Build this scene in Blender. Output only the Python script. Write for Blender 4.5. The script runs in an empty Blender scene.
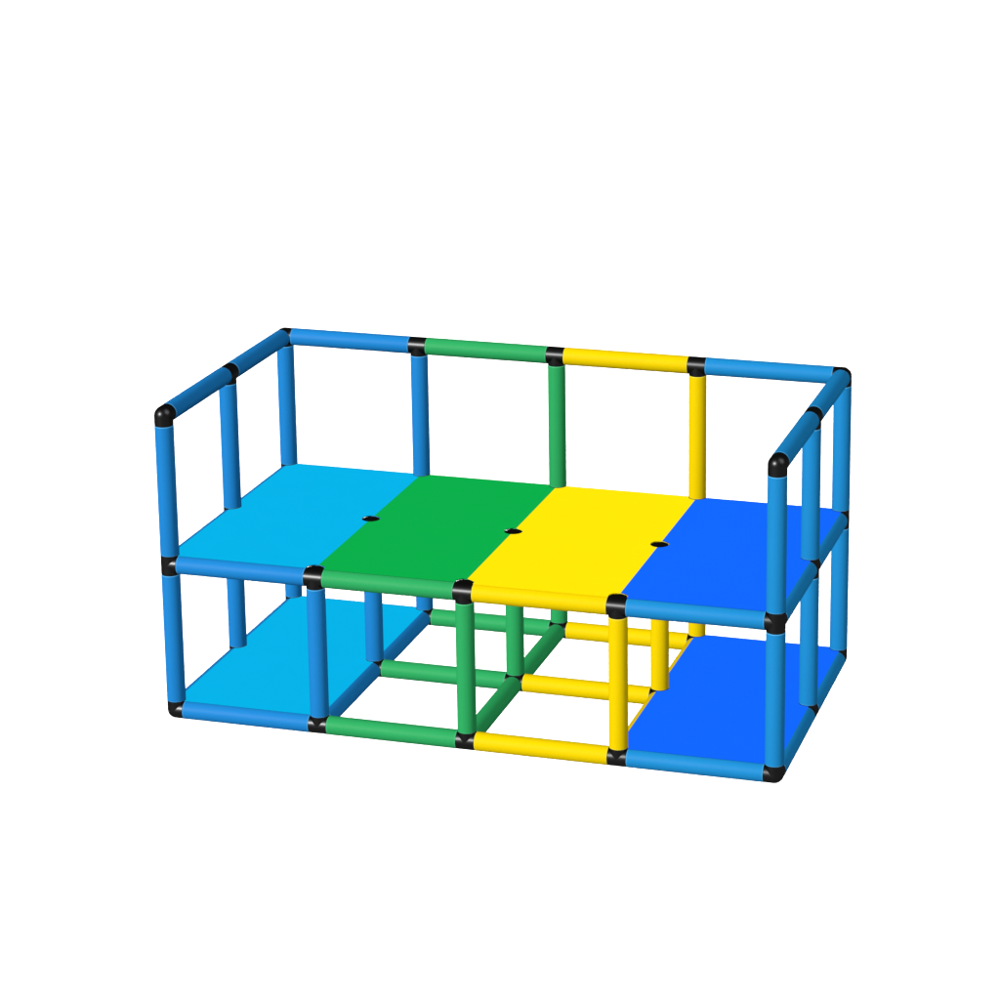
import bpy, bmesh, math
from mathutils import Matrix, Vector

S = 0.4            # distance between two joints
R = 0.0243         # tube radius
RC = 0.0241        # radius of the black joints
CUT = {'x': 0.0247, 'y': 0.0247, 'z': 0.0262}   # how far a joint reaches out before its tube starts
scene = bpy.context.scene
C = scene.collection


# ------------------------------------------------------------------ materials
def plastic(name, col, rough=0.5, gloss=0.004, bump=0.006, vary=0.025):
    """matte moulded plastic: diffuse body with a little even gloss"""
    m = bpy.data.materials.new(name)
    m.use_nodes = True
    nt = m.node_tree
    nt.nodes.remove(nt.nodes['Principled BSDF'])
    d = nt.nodes.new('ShaderNodeBsdfDiffuse')
    g = nt.nodes.new('ShaderNodeBsdfAnisotropic')
    g.inputs['Roughness'].default_value = rough
    mx = nt.nodes.new('ShaderNodeMixShader')
    mx.inputs[0].default_value = gloss
    nt.links.new(d.outputs[0], mx.inputs[1])
    nt.links.new(g.outputs[0], mx.inputs[2])
    nt.links.new(mx.outputs[0], nt.nodes['Material Output'].inputs['Surface'])
    tc = nt.nodes.new('ShaderNodeTexCoord')
    n = nt.nodes.new('ShaderNodeTexNoise')
    n.inputs['Scale'].default_value = 9.0
    n.inputs['Detail'].default_value = 3.0
    nt.links.new(tc.outputs['Object'], n.inputs['Vector'])
    mix = nt.nodes.new('ShaderNodeMix')
    mix.data_type = 'RGBA'
    mix.inputs[6].default_value = (*[c * (1 - vary) for c in col], 1)
    mix.inputs[7].default_value = (*[min(1, c * (1 + vary)) for c in col], 1)
    nt.links.new(n.outputs['Fac'], mix.inputs[0])
    nt.links.new(mix.outputs[2], d.inputs['Color'])
    n2 = nt.nodes.new('ShaderNodeTexNoise')
    n2.inputs['Scale'].default_value = 260.0
    nt.links.new(tc.outputs['Object'], n2.inputs['Vector'])
    bp = nt.nodes.new('ShaderNodeBump')
    bp.inputs['Strength'].default_value = bump
    bp.inputs['Distance'].default_value = 0.002
    nt.links.new(n2.outputs['Fac'], bp.inputs['Height'])
    nt.links.new(bp.outputs['Normal'], d.inputs['Normal'])
    nt.links.new(bp.outputs['Normal'], g.inputs['Normal'])
    return m


M = {
    'blue':   plastic('blue_tube_plastic',   (0.00120, 0.02290, 0.06150), gloss=0.001),
    'azure':  plastic('azure_tube_plastic',  (0.00116, 0.02520, 0.05985), gloss=0.001),
    'green':  plastic('green_tube_plastic',  (0.00263, 0.03885, 0.01129), gloss=0.001),
    'yellow': plastic('yellow_tube_plastic', (0.08663, 0.06195, 0.00005), gloss=0.0004),
    'black':  plastic('black_joint_plastic', (0.00015, 0.00013, 0.00013), 0.35, 0.0062, 0.01, 0.0),
    'cyan_panel':   plastic('cyan_panel_sheet',   (0.00024, 0.05950, 0.10700), 0.6, 0.0002),
    'green_panel':  plastic('green_panel_sheet',  (0.00045, 0.05600, 0.00920), 0.6, 0.0002),
    'yellow_panel': plastic('yellow_panel_sheet', (0.13758, 0.10600, 0.00028), 0.6, 0.0002),
    'blue_panel':   plastic('blue_panel_sheet',   (0.00080, 0.01800, 0.13200), 0.6, 0.0002),
}
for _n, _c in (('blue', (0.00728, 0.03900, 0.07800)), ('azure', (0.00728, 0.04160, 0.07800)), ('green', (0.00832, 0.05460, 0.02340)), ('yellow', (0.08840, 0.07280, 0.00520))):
    M['rim_' + _n] = plastic(_n + '_tube_lip_highlight', _c, gloss=0.0015)      # bright edge line painted in as a paler lip colour at each tube end
COLOUR = {'blue': 'blue', 'azure': 'blue', 'green': 'green', 'yellow': 'yellow'}


# ------------------------------------------------------------------ helpers
def link(name, me, mat, parent):
    o = bpy.data.objects.new(name, me)
    C.objects.link(o)
    if mat and not me.materials:
        me.materials.append(mat)
    if parent:
        o.parent = parent
    return o


def to_mesh(bm, name, smooth=True, angle=40):
    bmesh.ops.recalc_face_normals(bm, faces=bm.faces)
    me = bpy.data.meshes.new(name)
    for f in bm.faces:
        f.smooth = smooth
    if smooth:
        for e in bm.edges:
            if len(e.link_faces) == 2 and e.calc_face_angle(0) > math.radians(angle):
                e.smooth = False
    bm.to_mesh(me)
    bm.free()
    return me


def lathe(bm, prof, M4=Matrix(), n=40):
    """revolve (radius, z) about z; the two ends are closed with flat caps"""
    rings = []
    for r, z in prof:
        rings.append([bm.verts.new(M4 @ Vector((r * math.cos(2 * math.pi * k / n), r * math.sin(2 * math.pi * k / n), z)))
                      for k in range(n)])
    for a, b in zip(rings, rings[1:]):
        for k in range(n):
            bm.faces.new((a[k], a[(k + 1) % n], b[(k + 1) % n], b[k]))
    bm.faces.new(rings[0][::-1])
    bm.faces.new(rings[-1])


def tube_mesh(name, length, mat):
    """moulded tube: straight shaft, small rounded lip at both ends, centred on its middle, along z"""
    h = length / 2
    lip = [(R - 0.0016, h), (R - 0.0005, h - 0.0005), (R - 0.0001, h - 0.0012), (R, h - 0.0022)]
    prof = [(0.0165, -h)] + [(r, -z) for r, z in lip] + [(r, z) for r, z in lip[::-1]] + [(0.0165, h)]
    bm = bmesh.new()
    lathe(bm, prof)
    bm.faces.index_update()
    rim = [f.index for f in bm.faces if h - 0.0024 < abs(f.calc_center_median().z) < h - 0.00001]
    me = to_mesh(bm, name, True, 75)
    me.materials.append(mat)
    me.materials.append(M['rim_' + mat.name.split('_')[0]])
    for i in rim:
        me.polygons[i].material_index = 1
    return me


AX = {'+x': (1, 0, 0), '-x': (-1, 0, 0), '+y': (0, 1, 0), '-y': (0, -1, 0), '+z': (0, 0, 1), '-z': (0, 0, -1)}


def joint_mesh(dirs, cap=False):
    """moulded joint: equal sleeves meeting in mitred edges round a ball, a thinner plug in each tube"""
    bm = bmesh.new()
    bmesh.ops.create_uvsphere(bm, u_segments=40, v_segments=24, radius=RC * 0.9995)
    for d in dirs:
        q = Vector((0, 0, 1)).rotation_difference(Vector(AX[d])).to_matrix().to_4x4()
        cut = CUT[d[1]]
        lathe(bm, [(RC, 0.0), (RC, cut - 0.0006), (RC - 0.0006, cut), (0.0163, cut), (0.0163, cut + 0.03)], q)
    if cap:
        # closed flat top of a deck joint, level with the sleeves (only its rear half where no tube leaves forward)
        n, rc = 32, RC * 0.95
        a0, a1 = (0, 2 * math.pi) if '-y' in dirs else (0, math.pi)
        ring = [(rc * math.cos(a0 + (a1 - a0) * k / n), rc * math.sin(a0 + (a1 - a0) * k / n)) for k in range(n + 1)]
        if '-y' in dirs:
            ring.pop()
        hi = [bm.verts.new((x, y, RC - 0.0002)) for x, y in ring]
        lo = [bm.verts.new((x, y, 0)) for x, y in ring]
        bm.faces.new(hi)
        bm.faces.new(lo[::-1])
        for k in range(len(ring)):
            q = (k + 1) % len(ring)
            bm.faces.new((hi[k], lo[k], lo[q], hi[q]))
    return to_mesh(bm, 'joint', True, 35)


def clipped_panel(name, x0, x1, y0, y1, z, notches, mat):
    """flat sheet with round cut-outs where the joints pass; its rim is slightly undercut"""
    rn = R + 0.0006
    T, U = 0.0045, (0.0022 if mat is M['yellow_panel'] else 0.0055)
    out = []
    def arc(cx, cy):
        pts = []
        # the part of the circle that lies within the sheet, walked clockwise (it is a hole in the edge)
        n = 120
        ang = [2 * math.pi * k / n for k in range(n)]
        e = 1e-9
        ins = [x0 - e <= cx + rn * math.cos(a) <= x1 + e and y0 - e <= cy + rn * math.sin(a) <= y1 + e for a in ang]
        # start of the run of inside points when walking clockwise
        k0 = next(k for k in range(n) if ins[k] and not ins[(k + 1) % n])
        def point(a, end=False):
            x, y = cx + rn * math.cos(a), cy + rn * math.sin(a)
            u, v = U * math.cos(a), U * math.sin(a)
            if end:                                   # the cut meets an outer edge: keep that edge's undercut too
                for lo, hi, ax in ((x0, x1, 0), (y0, y1, 1)):
                    q = (x, y)[ax]
                    s = U if abs(q - lo) < 1e-5 else -U if abs(q - hi) < 1e-5 else 0
                    if s and ax == 0:
                        u, x = s, (lo if s > 0 else hi)
                    elif s:
                        v, y = s, (lo if s > 0 else hi)
            return (x, y, u, v)

        def inside(a):
            return x0 - e <= cx + rn * math.cos(a) <= x1 + e and y0 - e <= cy + rn * math.sin(a) <= y1 + e

        def crossing(a_in, a_out):
            for _ in range(40):
                m = (a_in + a_out) / 2
                a_in, a_out = (m, a_out) if inside(m) else (a_in, m)
            return a_in
        step = 2 * math.pi / n
        k = k0
        pts.append(point(crossing(k0 * step, (k0 + 1) * step), True))
        while ins[k % n]:
            pts.append(point(k * step))
            k -= 1
        pts.append(point(crossing((k + 1) * step, k * step), True))
        return [p for i, p in enumerate(pts) if i == 0 or math.hypot(p[0] - pts[i - 1][0], p[1] - pts[i - 1][1]) > 1e-5]
    corners = [(x0, y0), (x1, y0), (x1, y1), (x0, y1)]
    near = lambda p, q: abs(p[0] - q[0]) < 0.02 and abs(p[1] - q[1]) < 0.02
    for i, c in enumerate(corners):
        hit = next((n for n in notches if near(n, c)), None)
        if hit:
            out += arc(*hit)
        else:
            out.append((*c, U if c[0] == x0 else -U, U if c[1] == y0 else -U))
        nx = corners[(i + 1) % 4]
        mids = [n for n in notches if not any(near(n, q) for q in corners)]
        for m in mids:
            if i in (1, 3) and abs(m[0] - c[0]) < 0.02:
                out += arc(*m)
    bm = bmesh.new()
    cx, cy = (x0 + x1) / 2, (y0 + y1) / 2
    top = [bm.verts.new((x - cx, y - cy, 0)) for x, y, _, _ in out]
    low = [bm.verts.new((x + u - cx, y + v - cy, -T)) for x, y, u, v in out]
    bm.faces.new(top)
    bm.faces.new(low[::-1])
    n = len(out)
    for k in range(n):
        bm.faces.new((top[k], low[k], low[(k + 1) % n], top[(k + 1) % n]))
    me = to_mesh(bm, name, False)
    me.materials.append(mat)
    o = link(name, me, None, root)
    o.location = (cx, cy, z)
    return o


def node(i, j, k):
    return Vector((i * S, j * S, R + k * S))


# ------------------------------------------------------------------ the climbing frame
root = bpy.data.objects.new('climbing_frame', None)
C.objects.link(root)
root.location = (0, 0, 0)
root['label'] = 'two level climbing frame of blue, green and yellow tubes with black joints on white ground'
root['category'] = 'climbing frame'

tube_cache = {}
joints = {}


def tube(kind, a, b, col):
    pa, pb = node(*a), node(*b)
    d = (pb - pa)
    ax = 'xyz'[max(range(3), key=lambda q: abs(d[q]))]
    if (col, CUT[ax]) not in tube_cache:
        tube_cache[col, CUT[ax]] = tube_mesh(f'{COLOUR[col]}_tube', S - 2 * CUT[ax], M[col])
    o = link(kind, tube_cache[col, CUT[ax]], None, root)
    o.location = (pa + pb) / 2
    o.rotation_mode = 'QUATERNION'
    o.rotation_quaternion = Vector((0, 0, 1)).rotation_difference(d)
    o['label'] = f'{COLOUR[col]} plastic tube'
    joints.setdefault(a, set()).add('+' + ax)
    joints.setdefault(b, set()).add('-' + ax)


POST = ['blue', 'blue', 'green', 'yellow', 'azure']
BEAM = ['blue', 'green', 'yellow', 'azure']

# posts of the lower level, then those of the guard rail
for j in range(3):
    for i in range(5):
        tube('post', (i, j, 0), (i, j, 1), POST[i])
for i in range(5):
    tube('post', (i, 2, 1), (i, 2, 2), POST[i])
for i in (0, 4):
    for j in (0, 1):
        tube('post', (i, j, 1), (i, j, 2), POST[i])
# ground beams and deck beams
for k in (0, 1):
    for j in range(3):
        for i in range(4):
            tube('beam', (i, j, k), (i + 1, j, k), BEAM[i])
    for i in range(5):
        for j in (0, 1):
            tube('beam', (i, j, k), (i, j + 1, k), POST[i])
# guard rail on three sides
for i in range(4):
    tube('guard_rail', (i, 2, 2), (i + 1, 2, 2), BEAM[i])
for i in (0, 4):
    for j in (0, 1):
        tube('guard_rail', (i, j, 2), (i, j + 1, 2), POST[i])

joint_cache = {}
for p, dirs in joints.items():
    key = (tuple(sorted(dirs)), p[2] == 1 and '+z' not in dirs)
    if key not in joint_cache:
        joint_cache[key] = joint_mesh(*key)
        joint_cache[key].materials.append(M['black'])
    o = link('joint', joint_cache[key], None, root)
    o.location = node(*p)


# deck panels above, floor panels below
def panel(kind, i, k, mat, label):
    e = 0.0001
    z = R + k * S + R + 0.0014
    x0 = i * S + (e if i else 0.001)
    x1 = (i + 1) * S - (e if i < 3 else -0.006)
    if k == 0:
        x0, x1 = i * S + (0.001 if i == 0 else -0.0025), (i + 1) * S + (0.006 if i == 3 else 0.004)
    notches = [((i + a) * S, b * S) for a in (0, 1) for b in (0, 1, 2)]
    o = clipped_panel(kind, x0, x1, -0.006, 2 * S - 0.002, z, notches, M[mat])
    o['label'] = label


panel('deck_panel', 0, 1, 'cyan_panel', 'sky blue deck panel')
panel('deck_panel', 1, 1, 'green_panel', 'green deck panel')
panel('deck_panel', 2, 1, 'yellow_panel', 'yellow deck panel')
panel('deck_panel', 3, 1, 'blue_panel', 'deep blue deck panel')
panel('floor_panel', 0, 0, 'cyan_panel', 'sky blue floor panel')
panel('floor_panel', 3, 0, 'blue_panel', 'deep blue floor panel')

# ------------------------------------------------------------------ the white surface it stands on: a translucent sheet whitened by an added lamp below
bm = bmesh.new()
bmesh.ops.create_grid(bm, x_segments=8, y_segments=8, size=120)
me = to_mesh(bm, 'ground', False)
gm = bpy.data.materials.new('translucent_white_sheet')
gm.use_nodes = True
nt = gm.node_tree
nt.nodes.remove(nt.nodes['Principled BSDF'])
tr = nt.nodes.new('ShaderNodeBsdfTranslucent')
tr.inputs['Color'].default_value = (0.9, 0.9, 0.9, 1)
nt.links.new(tr.outputs[0], nt.nodes['Material Output'].inputs['Surface'])
g = link('ground', me, gm, None)
g['kind'] = 'structure'
g['label'] = 'plain white surface under the climbing frame'


def sun(name, strength, direction_from, angle, col=(1, 1, 1), shadow=True):
    l = bpy.data.lights.new(name, 'SUN')
    l.energy = strength
    l.angle = math.radians(angle)
    l.color = col
    l.use_shadow = shadow
    if not shadow:
        l.cycles.use_multiple_importance_sampling = False
    o = bpy.data.objects.new(name, l)
    C.objects.link(o)
    o.rotation_mode = 'QUATERNION'
    o.rotation_quaternion = Vector((0, 0, 1)).rotation_difference(Vector(direction_from))
    o.location = Vector(direction_from) * 8
    return o


def polar(az, el):
    """az: degrees from straight in front of the frame, negative to its left"""
    a, e = math.radians(az), math.radians(el)
    return (math.sin(a) * math.cos(e), -math.cos(a) * math.cos(e), math.sin(e))


sun('added_lamp_below', math.pi / 0.9 * 1.04, (0.0001, 0, -1), 5)  # added unseen light under the sheet, keeps the ground white and shadowless
sun('key_lamp', 37.0, polar(-28, 24), 14, shadow=False)
sun('fill_lamp', 12.0, polar(84, 45), 50, shadow=False)

w = bpy.data.worlds.new('World')
scene.world = w
w.use_nodes = True
wn = w.node_tree
bg = wn.nodes['Background']
tc = wn.nodes.new('ShaderNodeTexCoord')
sp = wn.nodes.new('ShaderNodeSeparateXYZ')
wn.links.new(tc.outputs['Generated'], sp.inputs[0])
rp = wn.nodes.new('ShaderNodeValToRGB')
rp.color_ramp.elements[0].position = 0.03
rp.color_ramp.elements[0].color = (1.02, 1.02, 1.02, 1)
rp.color_ramp.elements[1].position = 0.35
rp.color_ramp.elements[1].color = (0.3, 0.3, 0.3, 1)
wn.links.new(sp.outputs['Z'], rp.inputs[0])
wn.links.new(rp.outputs[0], bg.inputs['Color'])
bg.inputs['Strength'].default_value = 1.0

# ------------------------------------------------------------------ camera
cam = bpy.data.cameras.new('camera')
co = bpy.data.objects.new('camera', cam)
C.objects.link(co)
px, py, pz = 2.9561, -6.1715, 2.8246
a, b, c = 0.2586, 1.3267, 0.0002
Rm = Matrix.Rotation(a, 3, 'Z') @ Matrix.Rotation(b, 3, 'X') @ Matrix.Rotation(c, 3, 'Z')
co.matrix_world = Matrix.Translation((px, py, pz + R)) @ Rm.to_4x4()
cam.sensor_width = 36
cam.lens = 2755.27 / 1000 * 36
cam.shift_x = (500 - 666.38) / 1000
cam.shift_y = (281.69 - 500) / 1000
cam.clip_start = 0.05
cam.clip_end = 500
scene.camera = co

scene.render.engine = 'CYCLES'
scene.view_settings.view_transform = 'Standard'
scene.view_settings.look = 'None'
scene.view_settings.exposure = 0
scene.view_settings.gamma = 1
scene.cycles.filter_width = 1.5
